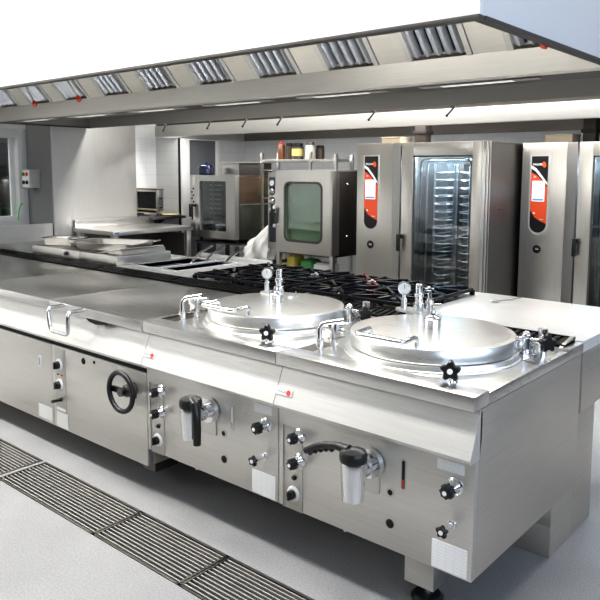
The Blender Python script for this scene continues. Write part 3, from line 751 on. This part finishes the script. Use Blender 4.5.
MB().box(XL + .02, H2X1 - .02, 4.90, 4.93, 1.957, 2.5).build('rear_panel', STK, h2, M=off)

# ------------------------------------------------------------------ big roll-in ovens
def big_oven(x0, y0, label):
    t = thing('roll_in_oven', label, 'oven', (x0, y0, 0), group='tall roll-in combination ovens')
    D, Wd, H, xc, z0 = .86, 1.225, 1.80, .485, .12
    m = MB()
    m.box(0, xc - .03, .022, D, z0, H - .001, .003)
    m.box(xc - .03, Wd, D - .05, D, z0, H - .001); m.box(xc - .03, Wd, .06, D - .05, H - .07, H - .001, .003); m.box(xc - .03, Wd, .06, D - .05, z0, z0 + .06); m.box(Wd - .07, Wd, .06, D - .05, z0 + .06, H - .07)
    m.build('body', STK, t)
    m = MB().box(xc - .028, xc - .02, .07, D - .055, z0 + .06, H - .072).box(Wd - .08, Wd - .072, .07, D - .055, z0 + .06, H - .072).box(xc - .02, Wd - .08, D - .062, D - .054, z0 + .06, H - .072).box(xc - .02, Wd - .08, .07, D - .06, H - .082, H - .074)
    m.build('cavity', CAV, t)
    cf = MB().box(0, xc - .105, 0, .021, z0, H, .003)
    col = cf.build('control_column', STO, t)
    MB().prism([(xc - .103, -.001), (xc - .012, -.026), (xc - .012, .021), (xc - .103, .021)], 'z', z0, H - .002).build('column_bevel', STO, t)
    for sx in (.05, Wd - .05):
        for sy in (.06, D - .06): MB().cyl((sx, sy, 0), (sx, sy, z0), .025, n=14).build('foot', STK, t)
    # graphic control panel
    px0, px1, pz0, pz1 = .087, .228, 1.046, 1.688
    cp = MB().prism([(px0 - .015, pz1 + .008), (px0 - .015, pz0 + .07)] + [((px0 + px1) / 2 + (px1 - px0 + .030) / 2 * math.cos(a), pz0 + .07 + .090 * math.sin(a)) for a in [PI + PI * i / 14 for i in range(1, 14)]] + [(px1 + .015, pz0 + .07), (px1 + .015, pz1 + .008)], 'y', -.004, .0).build('panel_frame', STC, t)
    MB().prism([(px0, pz1), (px0, pz0 + .07)] + [((px0 + px1) / 2 + (px1 - px0) / 2 * math.cos(a), pz0 + .07 + .07 * math.sin(a)) for a in [PI + PI * i / 14 for i in range(1, 14)]] + [(px1, pz0 + .07), (px1, pz1)], 'y', -.006, -.004).build('panel_face', BLK, cp)
    MB().prism([(px0, 1.555), (px0 + .05, 1.525), (px0 + .10, 1.475), (px1, 1.435), (px1, 1.125), (px0 + .09, 1.145), (px0 + .04, 1.175), (px0, 1.235)], 'y', -.0075, -.006).build('red_field', ORG, cp)
    MB().prism([(px0, 1.612), (px0 + .04, 1.588), (px0 + .09, 1.53), (px1, 1.462), (px1, 1.447), (px0 + .085, 1.508), (px0 + .035, 1.565), (px0, 1.586)], 'y', -.0078, -.006).build('white_swoosh', INKW, cp)
    MB().prism(rrect(px0 + .012, px1 - .022, 1.31, 1.482, .006), 'y', -.0085, -.006).build('screen', SCRN, cp)
    MB().box(px0 + .018, px1 - .028, -.0089, -.0084, 1.316, 1.334).build('screen_bar', plain('screen_blue', (.25, .40, .70), .3), cp)
    MB().prism([(px0 + .107 + .017 * math.cos(a), 1.618 + .024 * math.sin(a) - .3 * .017 * math.cos(a)) for a in [2 * PI * i / 20 for i in range(20)]], 'y', -.0075, -.006).build('emblem', ORG, cp)
    text('lettering', 'FAGOR', .024, INKW, cp, (px0 + .012, -.0072, 1.612), bold=.0006)
    text('lettering', '20', .022, INKW, cp, (px0 + .02, -.0085, 1.508))
    text('lettering', 'Fagor', .017, INKW, cp, (px0 + .085, -.0085, 1.155))
    MB().cyl((px0 + .035, -.0075, 1.21), (px0 + .035, -.0088, 1.21), .009, n=14).build('button', INKW, cp)
    bd = MB().lathe([(.036, 0), (.036, .004), (.030, .006)], (.158, 0, .905), (0, -1, 0), 24).build('oval_badge', BLK, t)
    text('lettering', 'ON', .018, INKW, bd, (.145, -.0068, .899))
    # door
    fr = .11
    dm = MB()
    dm.box(xc, xc + fr, -.022, .05, z0, H - .002, .004); dm.box(Wd - .085, Wd - .006, -.022, .05, z0, H - .002, .004)
    dm.box(xc + fr, Wd - .085, -.022, .05, H - .112, H - .002, .004); dm.box(xc + fr, Wd - .085, -.022, .05, z0, z0 + .14, .004)
    dr = dm.build('door', STO, t)
    MB().box(xc + fr - .005, Wd - .083, .0, .006, z0 + .135, H - .108).build('glass', GLS, dr)
    gm = MB(); g = .012
    for (a, b, z_0, z_1) in ((xc + fr, xc + fr + g, z0 + .14, H - .112), (Wd - .085 - g, Wd - .085, z0 + .14, H - .112), (xc + fr, Wd - .085, H - .112 - g, H - .112)):
        gm.box(a, b, -.012, 0, z_0, z_1)
    gm.build('gasket', STK, dr)
    im = MB(); ringprism(im, rrect(xc + fr + .05, Wd - .105, z0 + .16, H - .135, .05, 6), rrect(xc + fr + .062, Wd - .117, z0 + .172, H - .147, .045, 6), .012, .018); im.build('inner_seal', CHR, dr)
    hb = MB().box(xc - .010, xc + .022, -.075, -.050, .875, 1.022, .006).box(xc - .008, xc + .04, -.055, -.020, .985, 1.02, .004).build('handle', BLK, dr)
    hm_ = MB().box(Wd - .005, Wd + .008, -.018, .03, z0, H, .003).build('hinge_post', STO, t)
    MB().box(Wd + .0005, Wd + .012, .05, .075, z0, H, .003).box(Wd + .0005, Wd + .012, .10, .112, z0, H, .003).build('side_seam', STO, t)
    MB().sphere((Wd + .002, .32, 1.25), .010, n=10).build('side_bolt', STK, t)
    return t
O1 = big_oven(-2.797, 3.2, 'tall roll-in oven nearer the middle, its whole glass door in view')
O2 = big_oven(-1.533, 3.85, 'tall roll-in oven at the right edge, its door cut off by the frame')
def trolley(x, y, label):
    t = thing('rack_trolley', label, 'rack trolley', (x, y, .2), group='rack trolleys inside the tall ovens')
    m = MB()
    for sx in (-.20, .0, .20):
        for sy in (-.18, .18): m.tube([(sx, sy, 0), (sx, sy, 1.42)], .010 if sx else .02, 8)
    m.tube(fillet([(-.24, -.24, 0), (-.24, -.24, 1.45), (.24, -.24, 1.45), (.24, -.24, 0)], .06), .009, 8)
    m.box(-.24, .24, -.22, .22, -.03, 0, .004)
    m.build('frame', CHRB, t)
    r = MB()
    for k in range(20):
        z = .05 + k * .068
        for (a, b) in ((-.215, -.03), (.03, .215)):
            r.tube(fillet([(a, .18, z + .012), (a, -.18, z + .012), ((a + b) / 2, -.225, z), (b, -.18, z + .012), (b, .18, z + .012)], .06, 4), .006, 6)
    r.build('tray_rails', CHRB, t)
    b = MB()
    for sx in (-.21, .21):
        b.box(sx * .55 - .075, sx * .55 + .075, .19, .20, .05, 1.4)
    b.build('back_panel', CHRB, t)
    MB().box(-.03, .03, -.10, .0, 0, 1.42).build('centre_post', STK, t)
    return t
trolley(-2.797 + .86, 3.62, 'chrome rack trolley behind the glass of the middle tall oven')
trolley(-1.533 + .86, 4.27, 'chrome rack trolley behind the glass of the right-edge tall oven')
# bits on top of the ovens
def topbox(x, y, z, w, d_, h, label, mat, name):
    o = MB().box(-w / 2, w / 2, -d_ / 2, d_ / 2, 0, h, .004).box(-w / 2 - .004, w / 2 + .004, -d_ / 2 - .004, d_ / 2 + .004, h - .012, h, .003).build(name, mat); o.location = (x, y, z)
    return tag(o, label, 'box')
topbox(-2.72, 3.72, 1.80, .20, .2, .075, 'beige vent box on the left top corner of the middle tall oven', CARD, 'vent_box')
topbox(-1.40, 4.40, 1.80, .24, .2, .09, 'beige vent box on top of the tall oven at right', CARD, 'vent_box')
for x, y, lb in ((-2.47, 3.78, 'dark square flue rising from the middle tall oven'), (-1.17, 4.45, 'dark square flue rising from the tall oven at right')):
    t = thing('flue_pipe', lb, 'flue pipe', (x, y, 1.80), group='dark flue pipes above the tall ovens')
    MB().box(-.055, .055, -.055, .055, 0, .36, .004).build('pipe', BROWN, t)
    MB().box(-.08, .08, -.08, .08, 0, .02, .003).build('collar', BLKM, t); MB().box(-.068, .068, -.068, .068, .10, .13, .003).build('collar', BLKM, t)

# ------------------------------------------------------------------ oven with the green window, on a stand
t = thing('combi_oven', 'mid-size steel oven with rounded greenish window and dial column', 'oven', (-3.9, 3.2, .775))
wd, hh, dp = .845, .78, .62
MB().box(.14, wd, .07, dp, 0, hh, .004).box(0, .139, .012, dp, .0, hh - .012, .004).build('body', STK, t)
MB().box(0, .137, 0, .012, 0, hh - .012, .003).build('control_column', STO, t)
MB().box(.02, .125, -.004, .0, .07, .365, .002).build('dark_panel', plain('slate_panel', (.05, .06, .085), .3), t)
MB().box(.02, .10, -.003, .0, .60, .72, .002).build('dial_plate', plain('slate_plate', (.06, .07, .09), .3), t)
dl = MB().lathe([(.030, 0), (.030, .006), (.026, .009)], (.06, -.003, .66), (0, -1, 0), 24).build('thermometer', CHR, t)
MB().lathe([(.025, .0092), (.001, .0098)], (.06, -.003, .66), (0, -1, 0), 24).build('dial_face', INKW, dl)
for z in (.58, .48, .40):
    k = MB().lathe([(.034, 0), (.034, .008), (.022, .012), (.020, .032), (.012, .036)], (.06, 0, z), (0, -1, 0), 22).build('control_knob', CHR, t)
    MB().cyl((.06, 0, z), (.06, -.003, z), .042, n=24).build('knob_base', BLK, k)
# door: frame with rounded window
dm = MB(); x0, x1, z0, z1 = .142, wd - .02, -.015, hh + .005
outer = rrect(x0, x1, z0, z1, .012, 8); inner = rrect(.262, .722, .105, .668, .06, 8)
ringprism(dm, outer, inner, -.035, .065)
dr = dm.build('door', STO, t)
gk = MB(); ringprism(gk, rrect(.250, .734, .093, .680, .068, 8), rrect(.270, .714, .113, .660, .056, 8), -.041, -.034); gk.build('window_seal', STK, dr)
MB().prism(rrect(.256, .728, .10, .674, .06, 8), 'y', -.020, -.014).build('glass', GLG, dr)
MB().prism(rrect(.256, .728, .10, .674, .06, 8), 'y', .060, .066).build('cavity', GREENIN, dr)
for z in (.245, .425): MB().cyl((.165, -.02, z), (.165, -.09, z), .018, n=16).build('handle_post', CHR, dr)
MB().box(.115, .150, -.088, -.062, .23, .44, .008).build('handle', BLK, dr)
MB().box(wd - .018, wd + .008, -.04, .068, -.01, hh + .004, .004).build('hinge_post', STO, t)
for z in (.16, .66): MB().sphere((wd + .0, .20, z), .012, n=12).build('side_bolt', CHR, t)
MB().box(.02, wd - .02, .05, dp - .02, hh, hh + .012, .003).build('top_plate', STO, t)

t = thing('oven_stand', 'open steel stand under the oven with the green window', 'stand', (-3.9, 3.2, 0))
for x in (.10, .78):
    for y in (.06, .56): MB().box(x - .022, x + .022, y - .022, y + .022, 0, .775, .002).build('leg', ST, t)
MB().box(.08, .80, .04, .58, .735, .7745, .003).build('top_frame', STK, t)
MB().box(.08, .80, .04, .58, .50, .53, .003).build('shelf', ST, t)
for nm, lb, x, w_, h_, mat in (('food_carton', 'yellow carton on the stand shelf below the green-windowed oven', -3.70, .10, .17, YEL), ('food_packet', 'green packet on the stand shelf below the green-windowed oven', -3.50, .14, .14, GREEN), ('folded_cloth', 'white folded cloth on the stand shelf below the green-windowed oven', -3.30, .2, .12, BAG)):
    o = MB().box(-w_ / 2, w_ / 2, -.08, .08, 0, h_, .012).box(-w_ / 2 + .012, w_ / 2 - .012, -.06, .06, h_ - .002, h_ + .012, .006).build(nm, mat); o.location = (x, 3.40, .53); tag(o, lb, nm.split('_')[1])

# low dark table with a white bag
t = thing('side_table', 'low dark-topped side table left of the green-windowed oven', 'table', (-4.16, 3.42, 0))
MB().box(-.24, .235, -.16, .16, .60, .64, .004).build('table_top', STK, t)
for x in (-.21, .205):
    for y in (-.13, .13): MB().box(x - .015, x + .015, y - .015, y + .015, 0, .60).build('leg', ST, t)
m = MB(); nu, nv = 36, 18
rows = []
for j in range(nv + 1):
    v = j / nv; row = []
    for i in range(nu):
        a = 2 * PI * i / nu
        r = (1 - v ** 2.6) * .185 + .014
        r *= 1 + .16 * math.sin(5 * a + 6 * v) + .10 * math.sin(11 * a - 9 * v)
        lean = .10 * v ** 1.6
        row.append(m.bm.verts.new((r * math.cos(a) * 1.15 + lean, r * math.sin(a) * .75, v * (.37 if math.cos(a) > -.2 else .30))))
    rows.append(row)
for a, b in zip(rows, rows[1:]): m.bridge(a, b)
m.bm.faces.new(rows[-1]); m.bm.faces.new(list(reversed(rows[0])))
o = m.build('plastic_bag', BAG, sharp=60); o.location = (-4.17, 3.42, .64); tag(o, 'crumpled white plastic bag on the low dark side table', 'bag')

# ------------------------------------------------------------------ smaller combi oven on the left, with stand
t = thing('combi_oven', 'smaller steel oven with tall dark window and black handle', 'oven', (-5.44, 3.5, .785))
wd, hh, dp = .775, .72, .62
MB().box(0, wd, .045, dp, 0, hh - .004, .004).build('body', STK, t)
MB().box(0, .128, 0, .044, 0, hh, .003).build('control_column', STO, t)
MB().box(.045, .085, -.003, 0, .60, .70).build('white_label', WHTP, t)
MB().box(.105, .125, -.003, 0, .03, .17).build('white_label', WHTP, t)
for i in range(6):
    MB().lathe([(.012, 0), (.011, .006)], (.035 if i % 2 else .06, 0, .56 - i * .038), (0, -1, 0), 12).build('button', BLK, t)
dm = MB(); ringprism(dm, rrect(.130, wd - .003, 0, hh, .004, 3), rrect(.185, .625, .085, .652, .01, 3), -.015, .044)
dr = dm.build('door', STO, t)
MB().box(.183, .627, .0, .006, .083, .654).build('glass', GLS, dr)
MB().box(.183, .627, .046, .05, .083, .654).build('cavity', plain('oven_dark_cavity', (.10, .11, .11), .35), dr)
r = MB()
for k in range(10): r.box(.30, .50, .03, .045, .12 + k * .053, .135 + k * .053)
r.box(.36, .372, .026, .04, .09, .65).build('tray_rails', CHRB, dr)
MB().tube(fillet([(.10, -.004, .365), (.10, -.055, .365), (.10, -.055, .215), (.10, -.055, .20)], .01), .012, 10).tube(fillet([(.055, -.004, .37), (.055, -.05, .37), (.11, -.055, .37)], .01), .012, 10).box(.04, .115, -.06, -.035, .35, .38, .006).box(.04, .062, -.06, -.035, .23, .36, .006).build('handle', BLK, dr)
MB().box(wd, wd + .006, .06, dp - .02, .40, hh - .02, .002).build('side_panel', plain('brown_reflect', (.22, .15, .11), .25, metallic=.8, noise=.3, scale=6), t)  # brown and olive reflections painted into the two side panel colours
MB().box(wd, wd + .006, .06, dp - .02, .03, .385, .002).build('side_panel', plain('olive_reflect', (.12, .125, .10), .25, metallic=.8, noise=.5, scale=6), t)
MB().box(wd, wd + .010, .05, dp, .385, .40, .002).build('side_rail', CHR, t)
for x in (.08, .69):
    for y in (.10, .53): MB().cyl((x, y, -.049), (x, y, .001), .022, n=14).build('foot', BLK, t)
t = thing('oven_stand', 'dark open stand under the smaller left oven', 'stand', (-5.44, 3.5, 0))
for x in (.06, .70):
    for y in (.08, .54): MB().box(x - .02, x + .02, y - .02, y + .02, 0, .70, .002).build('leg', STK, t)
MB().box(.03, .74, .05, .58, .715, .735, .003).build('top_frame', STK, t)
MB().box(.03, .74, .06, .57, .42, .45, .003).build('shelf', ST, t)
o = thing('vent_housing', 'low steel vent box on top of the smaller left oven', 'vent box', (-5.0, 3.90, 1.503))
MB().box(-.27, .02, -.05, .17, 0, .145, .004).build('case', STO, o)
MB().box(.0205, .34, -.045, .17, 0, .140, .004).build('dark_side', STK, o); MB().box(-.28, .35, -.06, .18, .1405, .156, .003).build('lid', STO, o)
o = thing('cooking_pot', 'shiny dark blue round pot on top of the smaller left oven', 'pot', (-5.44 + .11, 3.66, 1.503))
MB().lathe([(.075, 0), (.095, .02), (.10, .07), (.09, .11), (.07, .125), (.02, .135), (.001, .136)], n=32).build('pot_body', BLUE, o)
MB().lathe([(.015, 0), (.018, .012), (.004, .018)], (0, 0, .135), n=14).build('lid_knob', BLUE, o)

# ------------------------------------------------------------------ spice rack
t = thing('spice_rack', 'steel tube rack with jars on top behind the green-windowed oven', 'rack', (-4.65, 3.9, 0))
for x, y, z in ((0, 0, 1.76), (1.07, 0, 1.73), (0, .28, 1.76), (1.07, .28, 1.73), (.72, 0, 1.76)):
    MB().box(x - .016, x + .016, y - .016, y + .016, 0 if x != .72 else 1.45, z, .002).build('post', ST, t)
MB().box(0, 1.07, 0, .28, 1.655, 1.683, .003).build('shelf', ST, t)
MB().box(0, .72, 0, .28, 1.235, 1.255, .003).build('shelf', ST, t)
MB().tube([(0, .0, 1.56), (1.07, 0, 1.56)], .010, 8).build('rail', STK, t)
def jar(x, y, z, r, h, mat, lid, label, lab=None):
    t = thing('spice_jar', label, 'jar', (x, y, z), group='jars on the spice rack')
    MB().lathe([(r * .92, 0), (r, .006), (r, h * .76), (r * .8, h * .84), (r * .8, h * .86)], n=20).build('jar_body', mat, t)
    if lid == RED: MB().lathe([(r * .82, h * .82), (r * .8, h * .88), (r * .5, h * .92), (r * .15, h * 1.02), (r * .1, h * 1.04)], n=18).build('lid', RED, t)
    else: MB().lathe([(r * .88, h * .83), (r * .9, h * .87), (r * .9, h * .98), (r * .8, h)], n=20).build('lid', lid, t)
    if lab: MB().lathe([(r * 1.015, h * .22), (r * 1.015, h * .66)], n=20, cap=False).build('paper_label', lab, t)
jar(-4.46, 4.02, 1.683, .042, .20, AMB, RED, 'spice bottle with a pointed red cap on the rack')
jar(-4.365, 4.06, 1.683, .052, .185, DSP, BLK, 'dark jar with black lid between the red-capped and yellow-labelled ones')
jar(-4.215, 4.02, 1.683, .066, .180, DSP, BLK, 'widest jar on the rack, with a yellow label', plain('yellow_label', (.46, .40, .14), .5, noise=.3, scale=40))
jar(-4.035, 4.02, 1.683, .052, .190, LAB, STK, 'pale jar with a grey lid at the right of the rack', LAB)
jar(-3.99, 4.14, 1.683, .048, .155, DSP, BLK, 'short dark jar at the far right of the rack, behind the pale one')
jar(-4.625 + .05, 4.0, 1.255, .045, .20, GREEN, RED, 'green and red bottle on the lower rack shelf beside the oven')

# ------------------------------------------------------------------ table along the pillar, salamander, control box
t = thing('work_table', 'steel work table with upstand along the clad pillar', 'table', (-5.55, 2.79, 0))
MB().box(-.39, .36, -.54, .54, .88, .925, .004).build('table_top', STT, t)
MB().box(-.39, -.36, -.53, .54, .9255, 1.01, .004).build('upstand', ST, t)
for x in (-.33, .31):
    for y in (-.49, .49): MB().box(x - .03, x + .03, y - .03, y + .03, 0, .88, .002).build('leg', STV, t)
MB().box(-.33, .31, .44, .455, .20, .85).build('side_sheet', STK, t)
MB().box(-.36, -.33, -.46, .46, .20, .85).build('back_sheet', STK, t)
o = MB().prism([(.362, .897), (.3625, .913), (.3605, .913), (.3605, .897)], 'y', -.52, -.47)
o.build('blue_tag', plain('tag_blue', (.12, .16, .45), .4), t)
sh = thing('bracket_shelf', 'small steel shelf carrying the salamander grill beside the pillar', 'shelf', (-6.40, 3.45, 1.0))
MB().box(.002, .58, -.20, .30, -.03, 0, .003).build('shelf_board', STK, sh)
for y in (-.12, .24): MB().prism([(0.002, -.03), (.30, -.03), (.002, -.2)], 'y', y - .01, y + .01).build('bracket', STK, sh)
sg = thing('salamander_grill', 'small open-fronted steel salamander grill on the shelf beside the pillar', 'grill', (-6.18, 3.42, 1.0))
m = MB(); X0, X1, D = -.205, .215, .10
m.box(X0, X0 + .015, 0, D, .025, .315, .002); m.box(X1 - .02, X1, 0, D, .025, .315, .002); m.box(X0 + .015, X1 - .02, 0, D, .295, .315); m.box(X0 + .015, X1 - .02, D - .015, D, .025, .295); m.box(X0 + .015, X1 - .02, 0, D - .015, .025, .04)
m.build('case', STV, sg)
MB().box(X0 - .005, X1 + .005, -.008, D + .004, .3155, .335, .004).build('top_plate', plain('heated_brown', (.30, .23, .17), .35, metallic=.8), sg)
MB().box(X0 + .016, X1 - .021, .02, D - .016, .041, .294).build('cavity', DARK, sg)
MB().box(X0 + .02, X1 - .025, -.006, .02, .065, .085, .003).build('grill_tray', BREAD, sg)
for z in (.11, .22): MB().lathe([(.018, 0), (.016, .022), (.010, .026)], (X1, .05, z), (1, 0, 0), 14).build('control_knob', BLK, sg)
for x in (X0 + .03, X1 - .03): MB().cyl((x, .03, 0), (x, .03, .025), .014, n=10).build('foot', STK, sg); MB().cyl((x, D - .02, 0), (x, D - .02, .025), .014, n=10).build('foot', STK, sg)
o = MB().lathe([(.08, 0), (.115, .014), (.108, .018), (.07, .008)], n=28).build('serving_plate', BREAD); o.location = (-5.95, 3.62, 1.0); tag(o, 'cream plate on the small shelf right of the salamander', 'plate')
cb = thing('switch_box', 'grey switch box with red and green buttons on the pillar', 'switch box', (-6.29, 2.044, 1.46))
MB().box(-.105, .06, -.12, 0, -.10, .10, .004).build('case', plain('switch_grey', (.50, .50, .50), .45), cb)
MB().box(-.092, .045, -.124, -.1195, -.088, .088, .002).build('faceplate', PLATE, cb)
for x, z, mm in ((-.06, .05, GREEN), (.01, .05, RED), (-.06, -.04, BLK), (.01, -.04, BLK)):
    MB().lathe([(.022, 0), (.020, .012), (.012, .015)], (x, -.124, z), (0, -1, 0), 14).build('button', mm, cb)
o = MB().tube(fillet([(-.0, 0, 0), (.02, 0, .10), (.06, .0, .17), (.10, 0, .19)], .05), .008, 8).build('green_hose', plain('hose_green', (.10, .55, .16), .4)); o.location = (-6.47, 1.90, 1.0); tag(o, 'short green hose beside the serving window', 'hose')

# things seen through the window
t = thing('wall_cabinet', 'dark wall cabinet seen through the serving window', 'cabinet', (-7.80, 2.05, 1.72))
MB().box(-.05, .30, -.55, .50, -.12, .16, .004).build('case', STK, t); MB().box(.30, .31, -.54, .49, -.11, .15, .003).build('door', GREYP, t)
t = thing('back_counter', 'steel counter in the room behind the serving window', 'counter', (-7.5, 2.0, 0))
MB().box(-.33, .35, -1.2, .7, .86, .90, .004).build('top', ST, t); MB().box(-.3, .3, -1.15, .65, .0, .86).build('case', STK, t)
t = thing('tea_urn', 'dark steel urn seen through the serving window', 'urn', (-7.35, 2.27, .90))
MB().lathe([(.13, 0), (.14, .02), (.14, .50), (.12, .54), (.03, .57), (.001, .58)], n=28).build('urn_body', STK, t)
MB().lathe([(.143, .18), (.143, .205)], n=28, cap=False).build('green_band', GREEN, t)
MB().cyl((.13, 0, .06), (.19, 0, .06), .012, n=10).build('spout', CHR, t)
t = thing('cooking_pot', 'black pot beside the urn behind the serving window', 'pot', (-7.30, 1.98, .90))
MB().lathe([(.12, 0), (.13, .02), (.13, .24), (.135, .25), (.12, .25), (.11, .03)], n=28).build('pot_body', BLK, t)
MB().tube(fillet([(.13, -.04, .2), (.18, -.04, .2), (.18, .04, .2), (.13, .04, .2)], .02), .008, 8).build('handle', BLK, t)

# ------------------------------------------------------------------ light
def area(name, loc, target, sx, sy, power, col=(1, 1, 1)):
    l = bpy.data.lights.new(name, 'AREA'); l.shape = 'RECTANGLE'; l.size = sx; l.size_y = sy; l.energy = power; l.color = col
    o = bpy.data.objects.new(name, l); C.objects.link(o); o.location = loc
    o.rotation_euler = (Vector(target) - Vector(loc)).to_track_quat('-Z', 'Y').to_euler(); return o
area('ceiling_light_front', (-2.5, -.52, 3.22), (-2.5, -.52, 0), 5.5, .4, 180, (1, .985, .95))
area('ceiling_light_back', (-1.9, 2.95, 3.2), (-1.9, 2.95, 0), 5.0, .4, 140, (1, .985, .96))
area('left_wall_fill', (-5.0, -4.0, 3.2), (-6.3, 1.2, 1.15), .8, .8, 60, (1, .985, .96))  # added fill aimed at the window wall and white upstand, no fixture there
area('window_light', (3.15, -.5, 1.8), (-1, .6, 1.9), 4.6, 1.2, 52, (.66, .79, 1.0))
area('filter_fill', (-1.15, .07, 2.13), (-1.15, 1.0, 2.35), 2.0, .05, 4, (1, .975, .93))  # added fill hidden behind the front panel to brighten the filters
area('hood_tubes', (-1.25, 1.42, 1.995), (-1.25, 1.42, 0), 2.3, .10, 15, (1, .975, .93))
area('oven_hood_light', (-3.1, 3.60, 2.07), (-3.1, 3.45, 0), 5.4, .2, 50, (1, .98, .95))
area('left_room_light', (-7.0, .5, 3.1), (-7.2, .8, 0), .6, 2, 50, (1, 1, 1))
for x, y in ((-2.797 + .86, 3.2), (-1.533 + .86, 3.85)):
    area('oven_lamp', (x, y + .30, 1.715), (x, y + .45, 0), .5, .3, 42, (.80, .89, 1))
wd_ = bpy.data.worlds.new('daylight'); SC.world = wd_; wd_.use_nodes = True
wd_.node_tree.nodes['Background'].inputs[0].default_value = (.70, .82, 1.0, 1); wd_.node_tree.nodes['Background'].inputs[1].default_value = .4

# ------------------------------------------------------------------ camera (solved from the photograph's perspective)
yaw, pitch, roll, f, sh = .7089, .1126, .0044, 705.4457, -49.2074
cy, sy, cp, sp = math.cos(yaw), math.sin(yaw), math.cos(pitch), math.sin(pitch)
fw = Vector((-sy * cp, cy * cp, -sp)); r = Vector((cy, sy, 0)); u = r.cross(fw)
c, s = math.cos(roll), math.sin(roll); r2 = c * r + s * u; u2 = -s * r + c * u
cam = bpy.data.cameras.new('camera'); co = bpy.data.objects.new('camera', cam); C.objects.link(co)
Mx = Matrix((r2, u2, -fw)).transposed().to_4x4(); Mx.translation = (.9802, -1.9904, 1.5559); co.matrix_world = Mx
cam.sensor_width = 36; cam.lens = f / 600 * 36; cam.shift_y = sh / 600; cam.clip_start = .02
SC.camera = co
SC.view_settings.view_transform = 'Standard'
SC.view_settings.look = 'Medium High Contrast'
SC.view_settings.exposure = 0.3
